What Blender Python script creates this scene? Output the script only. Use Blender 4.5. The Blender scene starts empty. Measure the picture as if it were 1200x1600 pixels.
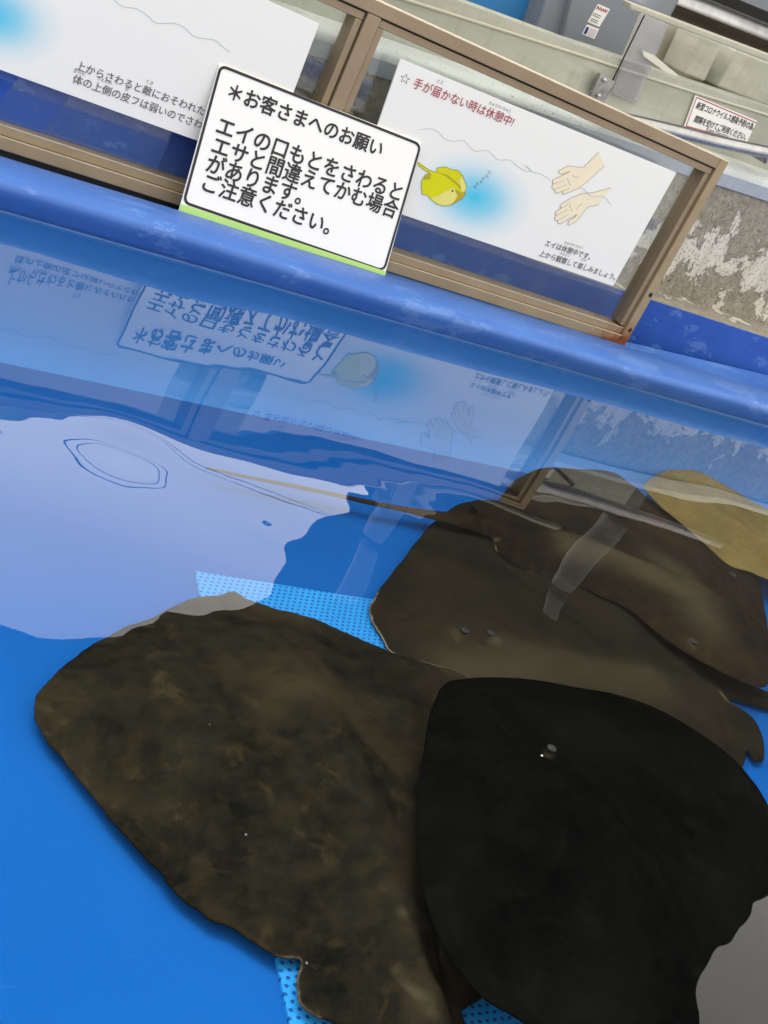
import bpy, bmesh, math, random
import numpy as np
from mathutils import Vector, Matrix
from mathutils.geometry import delaunay_2d_cdt

# ------------------------------------------------------------------ camera, sky, sun, exposure
S = bpy.context.scene
COL = S.collection
CAM = Vector((0.0, -2.0, 0.62070363))
RX = Vector((0.82092853, -0.3869588, 0.41992766))
UX = Vector((-0.14038845, 0.57604716, 0.80527061))
FX = Vector((0.55350468, 0.72002261, -0.418569))
FPX = 1857.6856
cd = bpy.data.cameras.new('camera'); cam = bpy.data.objects.new('camera', cd); COL.objects.link(cam)
cd.sensor_fit = 'VERTICAL'; cd.sensor_height = 36; cd.lens = 36 * FPX / 1600
cd.clip_start = 0.02; cd.clip_end = 400
m = Matrix.Identity(4)
for i in range(3):
    m[i][0] = RX[i]; m[i][1] = UX[i]; m[i][2] = -FX[i]; m[i][3] = CAM[i]
cam.matrix_world = m
S.camera = cam
S.view_settings.view_transform = 'Standard'; S.view_settings.look = 'None'
S.view_settings.exposure = 2.05; S.view_settings.gamma = 1
SUN_EL, SUN_AZ = math.radians(62), math.radians(-18)      # azimuth measured from +y towards +x
w = bpy.data.worlds.new('World'); S.world = w; w.use_nodes = True
wt = w.node_tree; wt.nodes.clear()
sky = wt.nodes.new('ShaderNodeTexSky'); sky.sky_type = 'NISHITA'; sky.sun_disc = False
sky.sun_elevation = SUN_EL; sky.sun_rotation = SUN_AZ; sky.dust_density = 5; sky.air_density = 1.2
hs = wt.nodes.new('ShaderNodeHueSaturation'); hs.inputs['Saturation'].default_value = 0.0
bg = wt.nodes.new('ShaderNodeBackground'); bg.inputs['Strength'].default_value = 0.15
wo = wt.nodes.new('ShaderNodeOutputWorld')
wb = wt.nodes.new('ShaderNodeMix'); wb.data_type = 'RGBA'; wb.blend_type = 'MULTIPLY'; wb.inputs[0].default_value = 1; wb.inputs[7].default_value = (1, .965, .90, 1)   # warm white balance
wt.links.new(sky.outputs[0], hs.inputs['Color']); wt.links.new(hs.outputs[0], wb.inputs[6]); wt.links.new(wb.outputs[2], bg.inputs['Color'])
wt.links.new(bg.outputs[0], wo.inputs['Surface'])
sl = bpy.data.lights.new('sun', 'SUN'); sl.energy = 0.5; sl.angle = math.radians(20); sl.color = (1, .96, .9)
so = bpy.data.objects.new('sun', sl); COL.objects.link(so)
sdir = Vector((math.sin(SUN_AZ) * math.cos(SUN_EL), math.cos(SUN_AZ) * math.cos(SUN_EL), math.sin(SUN_EL)))
so.rotation_euler = sdir.to_track_quat('Z', 'Y').to_euler(); so.location = sdir * 30
S.cycles.max_bounces = 10; S.cycles.transparent_max_bounces = 12; S.cycles.caustics_reflective = False

# ------------------------------------------------------------------ measuring helpers
def ray(x, y):
    return (FX + RX * ((x - 600) / FPX) - UX * ((y - 800) / FPX)).normalized()
def onplane(x, y, p0, n):
    v = ray(x, y); t = (p0 - CAM).dot(n) / v.dot(n); return CAM + v * t
def onz(x, y, z): return onplane(x, y, Vector((0, 0, z)), Vector((0, 0, 1)))
class Plane:
    """upright (or leaning) plane: a point, a heading in degrees from the x axis, a lean in radians"""
    def __init__(s, p, ang=0, lean=0):
        s.p = Vector(p); a = math.radians(ang)
        s.u = Vector((math.cos(a), math.sin(a), 0)); back = Vector((-math.sin(a), math.cos(a), 0))
        s.v = back * math.sin(lean) + Vector((0, 0, math.cos(lean))); s.n = s.u.cross(s.v)   # n faces the viewer
        s.ang = ang; s.lean = lean
    def at(s, x, y): return onplane(x, y, s.p, s.n)
    def uv(s, x, y):
        q = s.at(x, y) - s.p; return (q.dot(s.u), q.dot(s.v))
    def w(s, u, v, d=0): return s.p + s.u * u + s.v * v + s.n * d
    def off(s, d): return Plane(s.p + s.n * d, s.ang, s.lean)

# ------------------------------------------------------------------ object helpers
def tag(o, label=None, cat=None, group=None, kind=None):
    if label: o['label'] = label
    if cat: o['category'] = cat
    if group: o['group'] = group
    if kind: o['kind'] = kind
    return o
def thing(name, loc, label, cat, group=None):
    o = bpy.data.objects.new(name, None); o.empty_display_size = .05; COL.objects.link(o); o.location = loc
    return tag(o, label, cat, group)
def link(name, me, mats, parent=None, smooth=False, origin=None):
    if not isinstance(mats, (list, tuple)): mats = [mats]
    for mm in mats: me.materials.append(mm)
    if origin is None:
        origin = Vector(parent.location) if parent is not None and parent.parent is None else None
    if origin is None:
        cs = [v.co for v in me.vertices]
        origin = Vector([(min(c[i] for c in cs) + max(c[i] for c in cs)) / 2 for i in range(3)])
        origin.z = min(c.z for c in cs)
    origin = Vector(origin)
    me.transform(Matrix.Translation(-origin))
    if smooth:
        for p in me.polygons: p.use_smooth = True
    o = bpy.data.objects.new(name, me); COL.objects.link(o)
    if parent is not None:
        wp = Vector((0, 0, 0)); q = parent
        while q is not None: wp += q.location; q = q.parent
        o.parent = parent; o.location = origin - wp
    else: o.location = origin
    return o
def bmlink(name, bm, mats, parent=None, smooth=False, origin=None, recalc=True):
    if recalc: bmesh.ops.recalc_face_normals(bm, faces=bm.faces[:])
    me = bpy.data.meshes.new(name); bm.to_mesh(me); bm.free()
    return link(name, me, mats, parent, smooth, origin)
def add_prism(bm, pts, n, t, mat=0, bevel=0):
    """polygon pts (3-D, planar) pushed back by t along -n"""
    n = Vector(n); a = [bm.verts.new(p) for p in pts]; b = [bm.verts.new(Vector(p) - n * t) for p in pts]
    fs = [bm.faces.new(a), bm.faces.new(b[::-1])]
    k = len(pts)
    for i in range(k): fs.append(bm.faces.new((a[i], b[i], b[(i + 1) % k], a[(i + 1) % k])))
    for f in fs: f.material_index = mat
    if bevel:
        es = list({e for f in fs for e in f.edges})
        bmesh.ops.bevel(bm, geom=es, offset=bevel, segments=2, affect='EDGES', profile=.5, material=-1)
def prect(bm, P, u0, u1, v0, v1, d0, d1, bevel=0):
    """box in plane coordinates, from depth d0 (front) back to d1 (behind), both along the plane's normal"""
    add_prism(bm, [P.w(u0, v0, d0), P.w(u1, v0, d0), P.w(u1, v1, d0), P.w(u0, v1, d0)], P.n, d0 - d1, bevel=bevel)
def add_tube(bm, path, r, seg=12, caps=True):
    path = [Vector(p) for p in path]; rings = []
    rr = r if isinstance(r, (list, tuple)) else [r] * len(path)
    for i, p in enumerate(path):
        t = (path[min(i + 1, len(path) - 1)] - path[max(i - 1, 0)]).normalized()
        a = t.cross(Vector((0, 0, 1)))
        if a.length < 1e-3: a = t.cross(Vector((1, 0, 0)))
        a.normalize(); b = t.cross(a)
        rings.append([bm.verts.new(p + (a * math.cos(k * math.tau / seg) + b * math.sin(k * math.tau / seg)) * rr[i]) for k in range(seg)])
    for i in range(len(rings) - 1):
        for k in range(seg):
            bm.faces.new((rings[i][k], rings[i][(k + 1) % seg], rings[i + 1][(k + 1) % seg], rings[i + 1][k]))
    if caps: bm.faces.new(rings[0][::-1]); bm.faces.new(rings[-1])
def smooth_path(pts, n=6):
    out = []
    P = [Vector(p) for p in pts]
    for i in range(len(P) - 1):
        p0 = P[max(i - 1, 0)]; p1 = P[i]; p2 = P[i + 1]; p3 = P[min(i + 2, len(P) - 1)]
        for k in range(n):
            t = k / n
            out.append(.5 * ((2 * p1) + (p2 - p0) * t + (2 * p0 - 5 * p1 + 4 * p2 - p3) * t * t + (3 * p1 - p0 - 3 * p2 + p3) * t ** 3))
    out.append(P[-1]); return out
def smooth_closed(pts, n=4):
    P = [Vector(p) for p in pts]; k = len(P); out = []
    for i in range(k):
        p0, p1, p2, p3 = P[i - 1], P[i], P[(i + 1) % k], P[(i + 2) % k]
        for j in range(n):
            t = j / n
            out.append(.5 * ((2 * p1) + (p2 - p0) * t + (2 * p0 - 5 * p1 + 4 * p2 - p3) * t * t + (3 * p1 - p0 - 3 * p2 + p3) * t ** 3))
    return out

# ------------------------------------------------------------------ materials
def lin(r, g, b):
    f = lambda c: c / 12.92 if c <= .04045 else ((c + .055) / 1.055) ** 2.4
    return (f(r / 255), f(g / 255), f(b / 255), 1)
class NT:
    def __init__(s, name):
        s.m = bpy.data.materials.new(name); s.m.use_nodes = True; s.t = s.m.node_tree
        s.b = s.t.nodes['Principled BSDF']; s.out = s.t.nodes['Material Output']
        s.tc = s.t.nodes.new('ShaderNodeTexCoord')
    def n(s, typ, **kw):
        x = s.t.nodes.new(typ)
        for k, v in kw.items():
            if k in x.inputs: s.set(x.inputs[k], v)
            else: setattr(x, k, v)
        return x
    def set(s, sock, v):
        if isinstance(v, bpy.types.NodeSocket): s.t.links.new(v, sock)
        else: sock.default_value = v
    def map(s, scale=(1, 1, 1), rot=(0, 0, 0), loc=(0, 0, 0)):
        x = s.n('ShaderNodeMapping'); s.t.links.new(s.tc.outputs['Object'], x.inputs[0])
        x.inputs['Scale'].default_value = scale; x.inputs['Rotation'].default_value = rot; x.inputs['Location'].default_value = loc
        return x.outputs[0]
    def noise(s, scale, detail=4, rough=.55, vec=None, dist=0):
        x = s.n('ShaderNodeTexNoise'); s.set(x.inputs['Vector'], vec if vec is not None else s.tc.outputs['Object'])
        x.inputs['Scale'].default_value = scale; x.inputs['Detail'].default_value = detail
        x.inputs['Roughness'].default_value = rough; x.inputs['Distortion'].default_value = dist
        return x.outputs[0]
    def ramp(s, fac, stops):
        x = s.n('ShaderNodeValToRGB'); s.set(x.inputs[0], fac); e = x.color_ramp.elements
        while len(e) > 1: e.remove(e[-1])
        for i, (p, c) in enumerate(stops):
            c = (c, c, c, 1) if isinstance(c, (int, float)) else c
            if i == 0: e[0].position = p; e[0].color = c
            else: q = e.new(p); q.color = c
        return x.outputs[0]
    def mix(s, fac, a, b, typ='MIX'):
        x = s.n('ShaderNodeMix', data_type='RGBA', blend_type=typ)
        s.set(x.inputs[0], fac); s.set(x.inputs[6], a); s.set(x.inputs[7], b); return x.outputs[2]
    def math(s, op, a, b=0, c=None):
        x = s.n('ShaderNodeMath', operation=op); s.set(x.inputs[0], a); s.set(x.inputs[1], b)
        if c is not None: s.set(x.inputs[2], c)
        return x.outputs[0]
    def sep(s, vec):
        x = s.n('ShaderNodeSeparateXYZ'); s.set(x.inputs[0], vec); return x.outputs
    def bump(s, h, strength=.3, dist=.002):
        x = s.n('ShaderNodeBump'); s.set(x.inputs['Height'], h); x.inputs['Strength'].default_value = strength
        x.inputs['Distance'].default_value = dist; s.t.links.new(x.outputs[0], s.b.inputs['Normal'])
    def fin(s, col, rough=.5, metal=0, spec=.5):
        s.set(s.b.inputs['Base Color'], col); s.set(s.b.inputs['Roughness'], rough); s.set(s.b.inputs['Metallic'], metal)
        s.b.inputs['Specular IOR Level'].default_value = spec
        return s.m
def g(v): return (v, v, v, 1)
M = {}
def plain(name, col, rough=.5, metal=0, var=.12, scale=30, spec=.5):
    t = NT(name); c = Vector(col[:3])
    f = t.noise(scale, 5, .6)
    M[name] = t.fin(t.ramp(f, [(.3, (*(c * (1 - var)), 1)), (.7, (*(c * (1 + var)), 1))]), rough, metal, spec)
    return M[name]

# water: clear, mirror-like at a low angle (Schlick, the same from both sides)
t = NT('water_surface'); t.t.nodes.remove(t.b)
def schlick_surface(t, f0, tint, dust=0):
    geo = t.n('ShaderNodeNewGeometry')
    dot = t.n('ShaderNodeVectorMath', operation='DOT_PRODUCT')
    t.t.links.new(geo.outputs['Incoming'], dot.inputs[0]); t.t.links.new(geo.outputs['Normal'], dot.inputs[1])
    c = t.math('ABSOLUTE', dot.outputs['Value'])
    p = t.math('POWER', t.math('SUBTRACT', 1.0, c), 4.4)
    f = t.math('MULTIPLY_ADD', p, 1 - f0, f0)
    tr = t.n('ShaderNodeBsdfTransparent'); tr.inputs[0].default_value = tint
    gl = t.n('ShaderNodeBsdfGlossy'); gl.inputs['Roughness'].default_value = 0.0; gl.inputs[0].default_value = (1, 1, 1, 1)
    mx = t.n('ShaderNodeMixShader'); t.set(mx.inputs[0], f)
    t.t.links.new(tr.outputs[0], mx.inputs[1]); t.t.links.new(gl.outputs[0], mx.inputs[2])
    if dust:
        df = t.n('ShaderNodeBsdfDiffuse'); df.inputs[0].default_value = (.7, .69, .66, 1); m2 = t.n('ShaderNodeMixShader')
        sm = t.ramp(t.noise(9, 8, .7), [(.35, .2), (.7, 1)]); dr = t.ramp(t.noise(150, 2, .5), [(.66, 0), (.72, 1)])
        t.set(m2.inputs[0], t.math('MULTIPLY', t.math('ADD', sm, dr), dust)); t.t.links.new(mx.outputs[0], m2.inputs[1]); t.t.links.new(df.outputs[0], m2.inputs[2])
        t.t.links.new(m2.outputs[0], t.out.inputs['Surface']); return t.m
    t.t.links.new(mx.outputs[0], t.out.inputs['Surface']); return t.m
M['water'] = schlick_surface(t, .02, (.95, .98, 1, 1))
t = NT('clear_pane'); t.t.nodes.remove(t.b); M['glass'] = schlick_surface(t, .04, (.93, .95, .94, 1), .03)

def blue_gel(name, base, light, patches, stretch=(1, 1, 1)):
    t = NT(name)
    v = t.map(stretch)
    big = t.noise(3, 4, .6, v); fine = t.noise(60, 4, .6)
    c = t.mix(t.ramp(big, [(.35, 0), (.7, 1)]), base, light)
    if patches:
        pm = t.ramp(t.math('ADD', t.noise(5.5, 10, .72, t.map((1, 2.2, 2.2))), t.math('MULTIPLY', fine, .07)), [(.60, 0), (.615, .85), (.67, .5), (.75, .9)])
        c = t.mix(t.math('MULTIPLY', pm, .42), c, lin(122, 152, 206))
        pits = t.ramp(t.noise(38, 3, .5), [(.72, 0), (.76, 1)])
        c = t.mix(t.math('MULTIPLY', pits, .35), c, lin(28, 66, 150))
    c = t.mix(t.math('MULTIPLY', fine, .25), c, (base[0] * .6, base[1] * .75, base[2] * .85, 1))
    t.bump(fine, .15, .002)
    return t.fin(c, t.ramp(fine, [(.3, .38), (.7, .55)]), 0, .4)
M['rim'] = blue_gel('painted_blue_rim', lin(50, 94, 168), lin(68, 112, 182), True)
M['base'] = blue_gel('painted_blue_wall', lin(24, 68, 154), lin(42, 90, 176), True, (1, 1, .4))
t = NT('blue_pool_floor'); nz = t.noise(2.2, 3, .5)
c = t.mix(t.ramp(nz, [(.3, 0), (.7, 1)]), lin(15, 70, 132), lin(18, 75, 139))
sp = t.ramp(t.noise(95, 2, .4), [(.77, 0), (.8, 1)]); c = t.mix(t.math('MULTIPLY', sp, .35), c, lin(18, 60, 120))
sc = t.ramp(t.noise(9, 9, .75, t.map((1, 6, 1), (0, 0, .7))), [(.60, 0), (.68, 1)]); c = t.mix(t.math('MULTIPLY', sc, .10), c, lin(70, 120, 176))
gr = t.ramp(t.noise(260, 2, .5), [(.70, 0), (.76, 1)]); c = t.mix(t.math('MULTIPLY', gr, .16), c, lin(12, 50, 100))
M['floor'] = t.fin(c, .8, 0, 0)

M['cove'] = plain('pale_blue_cove', lin(50, 108, 170), .8, 0, .05, 3, 0); M['glint'] = plain('pale_blue_glint', lin(118, 158, 208), .5, 0, .12, 40)  # second tone is for the wet-edge highlight painted at the waterline
t = NT('perforated_blue_plastic')
sx = t.sep(t.map((1 / .0092, 1 / .0080, 1)))
row = t.math('FLOOR', sx[1]); half = t.math('MULTIPLY', t.math('MODULO', t.math('ABSOLUTE', row), 2.0), .5)
fx = t.math('SUBTRACT', t.math('FRACT', t.math('ADD', t.math('ADD', sx[0], 200.0), half)), .5)
fy = t.math('SUBTRACT', t.math('FRACT', t.math('ADD', sx[1], 0.0)), .5)
d2 = t.math('ADD', t.math('MULTIPLY', fx, fx), t.math('MULTIPLY', fy, fy))
hole = t.ramp(d2, [(.042, 1), (.068, 0)])
c = t.mix(t.ramp(t.noise(9, 3), [(.3, 0), (.7, 1)]), lin(24, 112, 174), lin(32, 122, 184))
M['mat'] = t.fin(t.mix(hole, c, lin(14, 62, 125)), .5, 0, .2)
t.bump(t.math('SUBTRACT', 1.0, hole), .6, .002)

t = NT('bronze_metal'); v = t.map((1, 1, 1)); f = t.noise(160, 3, .7)
c = t.ramp(t.noise(5, 6, .6), [(.3, lin(134, 116, 92)), (.7, lin(156, 138, 112))])
c = t.mix(t.math('MULTIPLY', f, .3), c, lin(124, 104, 78))
blk = t.ramp(t.noise(26, 4, .6), [(.73, 0), (.77, 1)]); c = t.mix(t.math('MULTIPLY', blk, .7), c, lin(50, 38, 28))
M['bronze'] = t.fin(c, .42, .35, .5)
t = NT('rusty_bronze_metal'); z = t.sep(t.tc.outputs['Object'])
c = t.ramp(t.noise(5, 6, .6), [(.3, lin(142, 124, 96)), (.7, lin(166, 148, 116))])
xr = t.n('ShaderNodeMapRange'); t.set(xr.inputs[0], z[0]); xr.inputs[1].default_value = .72; xr.inputs[2].default_value = 1.0
zr = t.n('ShaderNodeMapRange'); t.set(zr.inputs[0], z[2]); zr.inputs[1].default_value = .13; zr.inputs[2].default_value = -.01
am = t.math('MULTIPLY', xr.outputs[0], zr.outputs[0])
rm = t.ramp(t.math('ADD', am, t.math('MULTIPLY', t.math('SUBTRACT', t.noise(22, 5, .7), .5), .9)), [(.55, 0), (.85, 1)])
c = t.mix(rm, c, t.ramp(t.noise(40, 4), [(.3, lin(96, 44, 14)), (.7, lin(160, 92, 30))]))
M['rusty'] = t.fin(c, .45, .2, .4)
M['black'] = plain('black_rubber', g(.006), .6, 0, .3, 60, .3)
M['steel'] = plain('brushed_stainless', g(.42), .34, 1.0, .15, 25)
M['steel2'] = plain('satin_steel_bracket', g(.32), .4, .9, .3, 70)

t = NT('peeling_concrete')
n1 = t.noise(7, 10, .66, dist=.3); n2 = t.noise(45, 6, .65); n3 = t.noise(150, 3, .6)
con = t.mix(t.ramp(n2, [(.3, 0), (.7, 1)]), lin(128, 121, 108), lin(168, 162, 148))
con = t.mix(t.math('MULTIPLY', t.ramp(n3, [(.35, 0), (.7, 1)]), .4), con, lin(112, 106, 94))
z = t.sep(t.tc.outputs['Object'])
x1 = t.n('ShaderNodeMapRange'); t.set(x1.inputs[0], z[0]); x1.inputs[1].default_value = -.55; x1.inputs[2].default_value = -.05
z1 = t.math('SUBTRACT', 1.0, t.math('ABSOLUTE', t.math('MULTIPLY', t.math('SUBTRACT', z[2], .53), 9.0)))
pm = t.math('ADD', t.noise(7, 12, .72, dist=.3), t.math('ADD', t.math('MULTIPLY', x1.outputs[0], .14), t.math('MULTIPLY', z1, .15)))
pm = t.ramp(pm, [(.70, 0), (.712, 1)])
c = t.mix(pm, con, t.mix(n2, lin(196, 190, 176), lin(214, 210, 198)))
pits = t.ramp(t.noise(58, 3, .5), [(.70, 0), (.74, 1)])
c = t.mix(t.math('MULTIPLY', pits, .75), c, lin(70, 64, 56))
gr = t.ramp(t.noise(130, 3, .6), [(.56, 0), (.64, 1)]); c = t.mix(t.math('MULTIPLY', gr, .45), c, lin(92, 86, 74))
stn = t.ramp(t.noise(3.5, 7, .7, t.map((3, 1, .5))), [(.48, 0), (.68, 1)]); c = t.mix(t.math('MULTIPLY', stn, .45), c, lin(120, 112, 96))
t.bump(t.math('ADD', t.math('MULTIPLY', pm, .8), t.math('ADD', t.math('MULTIPLY', n2, .5), t.math('MULTIPLY', gr, -.3))), .8, .004)
M['concrete'] = t.fin(c, .85, 0, .2)
M['cap'] = plain('blue_grey_paint', lin(150, 158, 170), .5, 0, .06, 40)
t = NT('speckled_gelcoat'); dots = t.ramp(t.noise(170, 2, .5), [(.66, 0), (.70, 1)])
c = t.mix(t.ramp(t.noise(6, 5), [(.3, 0), (.7, 1)]), lin(182, 186, 184), lin(206, 210, 208))
M['nose'] = t.fin(t.mix(t.math('MULTIPLY', dots, .8), c, lin(84, 84, 80)), .35)
t = NT('greenish_grey_tank'); st = t.noise(2.5, 5, .6, t.map((1, 1, 5), (0, .12, 0)))
c = t.ramp(st, [(.3, lin(150, 152, 138)), (.5, lin(162, 163, 149)), (.7, lin(174, 175, 162))])
stn = t.ramp(t.noise(3.2, 8, .7, t.map((1.6, 1, 4), (0, .3, 0), (2, 0, 0))), [(.48, 0), (.72, 1)])
c = t.mix(t.math('MULTIPLY', stn, .5), c, lin(206, 206, 196))
drk = t.ramp(t.noise(6, 8, .72, t.map((5, 1, .8), loc=(0, 0, 4))), [(.54, 0), (.74, 1)])
c = t.mix(t.math('MULTIPLY', drk, .4), c, lin(112, 110, 92))
c = t.mix(t.math('MULTIPLY', t.noise(80, 3), .2), c, lin(146, 146, 128)); M['tank'] = t.fin(c, .35, 0, .5)
M['tank_in'] = plain('dull_tank_lining', lin(172, 170, 150), .5, 0, .08, 5)
M['tank_shade'] = plain('shaded_recess_lining', lin(110, 106, 86), .6, 0, .08, 5)  # darker copy of the tank lining paints the shade beside the pillar
M['ledge'] = plain('pale_ledge', lin(172, 170, 152), .45, 0, .06, 12)
M['greybox'] = plain('grey_blue_box', lin(118, 124, 132), .5, 0, .05, 8)
M['bluepanel'] = plain('bright_blue_panel', lin(45, 120, 178), .45, 0, .10, 3)
t = NT('cloudy_acrylic'); t.fin(t.ramp(t.noise(8, 4), [(.3, lin(150, 150, 156)), (.7, lin(182, 182, 190))]), .2, 0, .5); t.b.inputs['Alpha'].default_value = .45; M['acrylic'] = t.m
M['tape'] = plain('white_tape', lin(206, 204, 190), .6, 0, .06, 30)
M['ground'] = plain('grey_concrete_deck', g(.28), .8, 0, .25, 3)
M['hall'] = plain('dark_hall_wall', lin(92, 90, 84), .8, 0, .2, 2)
M['roof'] = plain('dark_canopy_sheet', g(.05), .8, 0, .2, 2)
M['under'] = plain('brown_underside_shade', lin(52, 46, 38), .6, 0, .15, 30, .2)
M['post'] = plain('grey_white_post', lin(96, 98, 98), .5, 0, .06, 8)
M['cable'] = plain('grey_cable', g(.22), .5)
M['ink'] = plain('dark_print', lin(52, 50, 52), .6, 0, .05, 50, .2)
M['ink_thin'] = plain('grey_print', lin(96, 94, 96), .6, 0, .05, 50, .2)
M['red'] = plain('red_print', lin(168, 70, 78), .6, 0, .05, 50, .2)
M['wave'] = plain('pale_green_print', lin(172, 190, 188), .6, 0, .03, 50, .2)
M['navy'] = plain('navy_print', lin(40, 60, 120), .6, 0, .05, 50, .2)
M['pink'] = plain('pale_pink_print', lin(208, 196, 206), .6, 0, .03, 50, .2)
M['flesh'] = plain('flesh_print', lin(232, 220, 192), .6, 0, .02, 30, .2)
M['yellow'] = plain('yellow_print', lin(206, 204, 20), .6, 0, .04, 30, .2)
M['pale_yellow'] = plain('pale_yellow_print', lin(222, 214, 120), .6, 0, .04, 30, .2)
M['olive'] = plain('olive_print', lin(176, 160, 40), .6, 0, .04, 30, .2)
M['card'] = plain('white_card', (.81, .805, .775, 1), .45, 0, .01, 4, .3)
M['green'] = plain('pale_green_card', lin(178, 214, 120), .5, 0, .02, 8, .3)
def board_mat(name, cx, cz, rx, rz):
    t = NT(name); z = t.sep(t.tc.outputs['Object'])
    dx = t.math('MULTIPLY', t.math('SUBTRACT', z[0], cx), 1 / rx); dz = t.math('MULTIPLY', t.math('SUBTRACT', z[2], cz), 1 / rz)
    d = t.math('SQRT', t.math('ADD', t.math('MULTIPLY', dx, dx), t.math('MULTIPLY', dz, dz)))
    f = t.ramp(d, [(0, 1), (.35, .72), (.7, .22), (1, 0)])
    c = t.mix(f, lin(229, 228, 223), lin(58, 186, 218))
    M[name] = t.fin(c, .4, 0, .35); return M[name]

def ray_skin(name, dark, mid, warm, amount, specks=True):
    t = NT(name)
    n1 = t.noise(7, 6, .62, dist=.4); n2 = t.noise(38, 7, .7); n3 = t.noise(150, 4, .7)
    c = t.mix(t.ramp(n1, [(.38, 0), (.66, 1)]), dark, mid)
    c = t.mix(t.math('MULTIPLY', t.ramp(t.noise(4.3, 5, .6, t.map((1, 1, 1), loc=(3, 1, 0))), [(.48, 0), (.68, 1)]), amount), c, warm)
    c = t.mix(t.math('MULTIPLY', t.ramp(n2, [(.4, 0), (.75, 1)]), .45), c, (warm[0] * .9, warm[1] * .9, warm[2] * .9, 1))
    n4 = t.noise(19, 8, .75, t.map((1, 1, 1), loc=(7, 2, 0)), dist=.6)
    c = t.mix(t.math('MULTIPLY', t.ramp(n4, [(.55, 0), (.75, 1)]), amount), c, (warm[0] * 1.35, warm[1] * 1.3, warm[2] * 1.25, 1))
    c = t.mix(t.math('MULTIPLY', t.ramp(n4, [(.28, 1), (.44, 0)]), .6), c, (dark[0] * .5, dark[1] * .5, dark[2] * .5, 1))
    c = t.mix(t.math('MULTIPLY', n3, .35), c, (dark[0] * .5, dark[1] * .5, dark[2] * .5, 1))
    if specks:
        vo = t.n('ShaderNodeTexVoronoi'); t.set(vo.inputs['Vector'], t.tc.outputs['Object']); vo.inputs['Scale'].default_value = 34
        near = t.ramp(vo.outputs['Distance'], [(.03, 1), (.05, 0)])
        pick = t.ramp(t.sep(vo.outputs['Color'])[0], [(.84, 0), (.86, 1)])
        c = t.mix(t.math('MULTIPLY', t.math('MULTIPLY', near, pick), .55), c, lin(130, 136, 128))
    at = t.n('ShaderNodeAttribute', attribute_name='margin')
    c = t.mix(t.math('MULTIPLY', at.outputs['Fac'], t.ramp(t.noise(45, 3, .6), [(.38, .15), (.62, .9)])), c, lin(132, 116, 90))
    at2 = t.n('ShaderNodeAttribute', attribute_name='pale')
    c = t.mix(at2.outputs['Fac'], c, lin(92, 84, 62))
    t.bump(t.math('ADD', n2, t.math('MULTIPLY', n3, .5)), .25, .003)
    M[name] = t.fin(c, .8, 0, 0); return M[name]
ray_skin('mottled_olive_skin', lin(14, 14, 11), lin(31, 29, 22), lin(56, 48, 33), .75)
ray_skin('grey_brown_skin', lin(23, 22, 17), lin(32, 29, 22), lin(44, 37, 26), .5)
ray_skin('dark_brown_skin', lin(17, 16, 12), lin(27, 23, 17), lin(54, 41, 26), .6)
ray_skin('yellow_brown_skin', lin(96, 84, 48), lin(118, 102, 60), lin(132, 114, 68), .5, False)
ray_skin('black_skin', lin(3, 3, 3), lin(7, 7, 6), lin(15, 15, 12), .7, False)

# ------------------------------------------------------------------ setting
def box_bm(x0, x1, y0, y1, z0, z1):
    bm = bmesh.new(); add_prism(bm, [(x0, y0, z1), (x1, y0, z1), (x1, y1, z1), (x0, y1, z1)], (0, 0, 1), z1 - z0); return bm
POOL = (-1.3, 3.6, -2.6, -.27)         # x0 x1 y0 y1 of the water
bm = bmesh.new(); ring = [(-60, -60), (60, -60), (60, 60), (-60, 60)]
v = [bm.verts.new((x, y, -.62)) for x, y in ring]; bm.faces.new(v)
tag(bmlink('ground', bm, M['ground']), kind='structure')
tag(bmlink('pool_floor', box_bm(POOL[0] - .1, POOL[1] + .1, POOL[2] - .1, POOL[3] + .2, -.26, -.20), M['floor'], origin=(0, 0, -.2)), kind='structure')

def wave(x, y):
    """gentle swell left by the moving rays (metres)"""
    h = 0.00055 * np.sin(17 * x + 6 * y + .4) * np.sin(9 * y - 4 * x + 1.1)
    h = h + 0.00022 * np.sin(31 * x - 12 * y + 2.0) + 0.0002 * np.sin(11 * x + 27 * y)
    h = h + .000014 * np.sin(120 * x + 35 * y) * np.sin(95 * y - 40 * x)
    for cx, cy, a, sg in ((.49, -.89, -.00145, .033), (.62, -1.02, .0004, .02)):
        h = h + a * np.exp(-((x - cx) ** 2 + (y - cy) ** 2) / (2 * sg * sg))
    return h * (1 - .8 * np.clip((x - .95) / .25, 0, 1))
def water_mesh():
    nx, ny = 700, 400
    xs = np.linspace(POOL[0], POOL[1], nx); yw = -.247; ys = np.concatenate([np.linspace(POOL[2], yw - .03, ny - 24), yw - .03 + .03 * np.linspace(0, 1, 23)[1:] ** .6, [yw + .004, yw + .012]])
    X, Y = np.meshgrid(xs, ys); Z = wave(X, Y) + .0042 * np.exp(-np.clip(yw - Y, 0, 9) / .0028)      # meniscus climbing the rim
    co = np.stack([X, Y, Z], -1).reshape(-1, 3)
    i = np.arange(ny - 1)[:, None] * nx + np.arange(nx - 1)[None]
    f = np.stack([i, i + 1, i + 1 + nx, i + nx], -1).reshape(-1, 4)
    me = bpy.data.meshes.new('water'); me.from_pydata(co.tolist(), [], f.tolist()); me.update(); return me
tag(link('water', water_mesh(), M['water'], smooth=True, origin=(0, 0, 0)), kind='structure')

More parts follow.
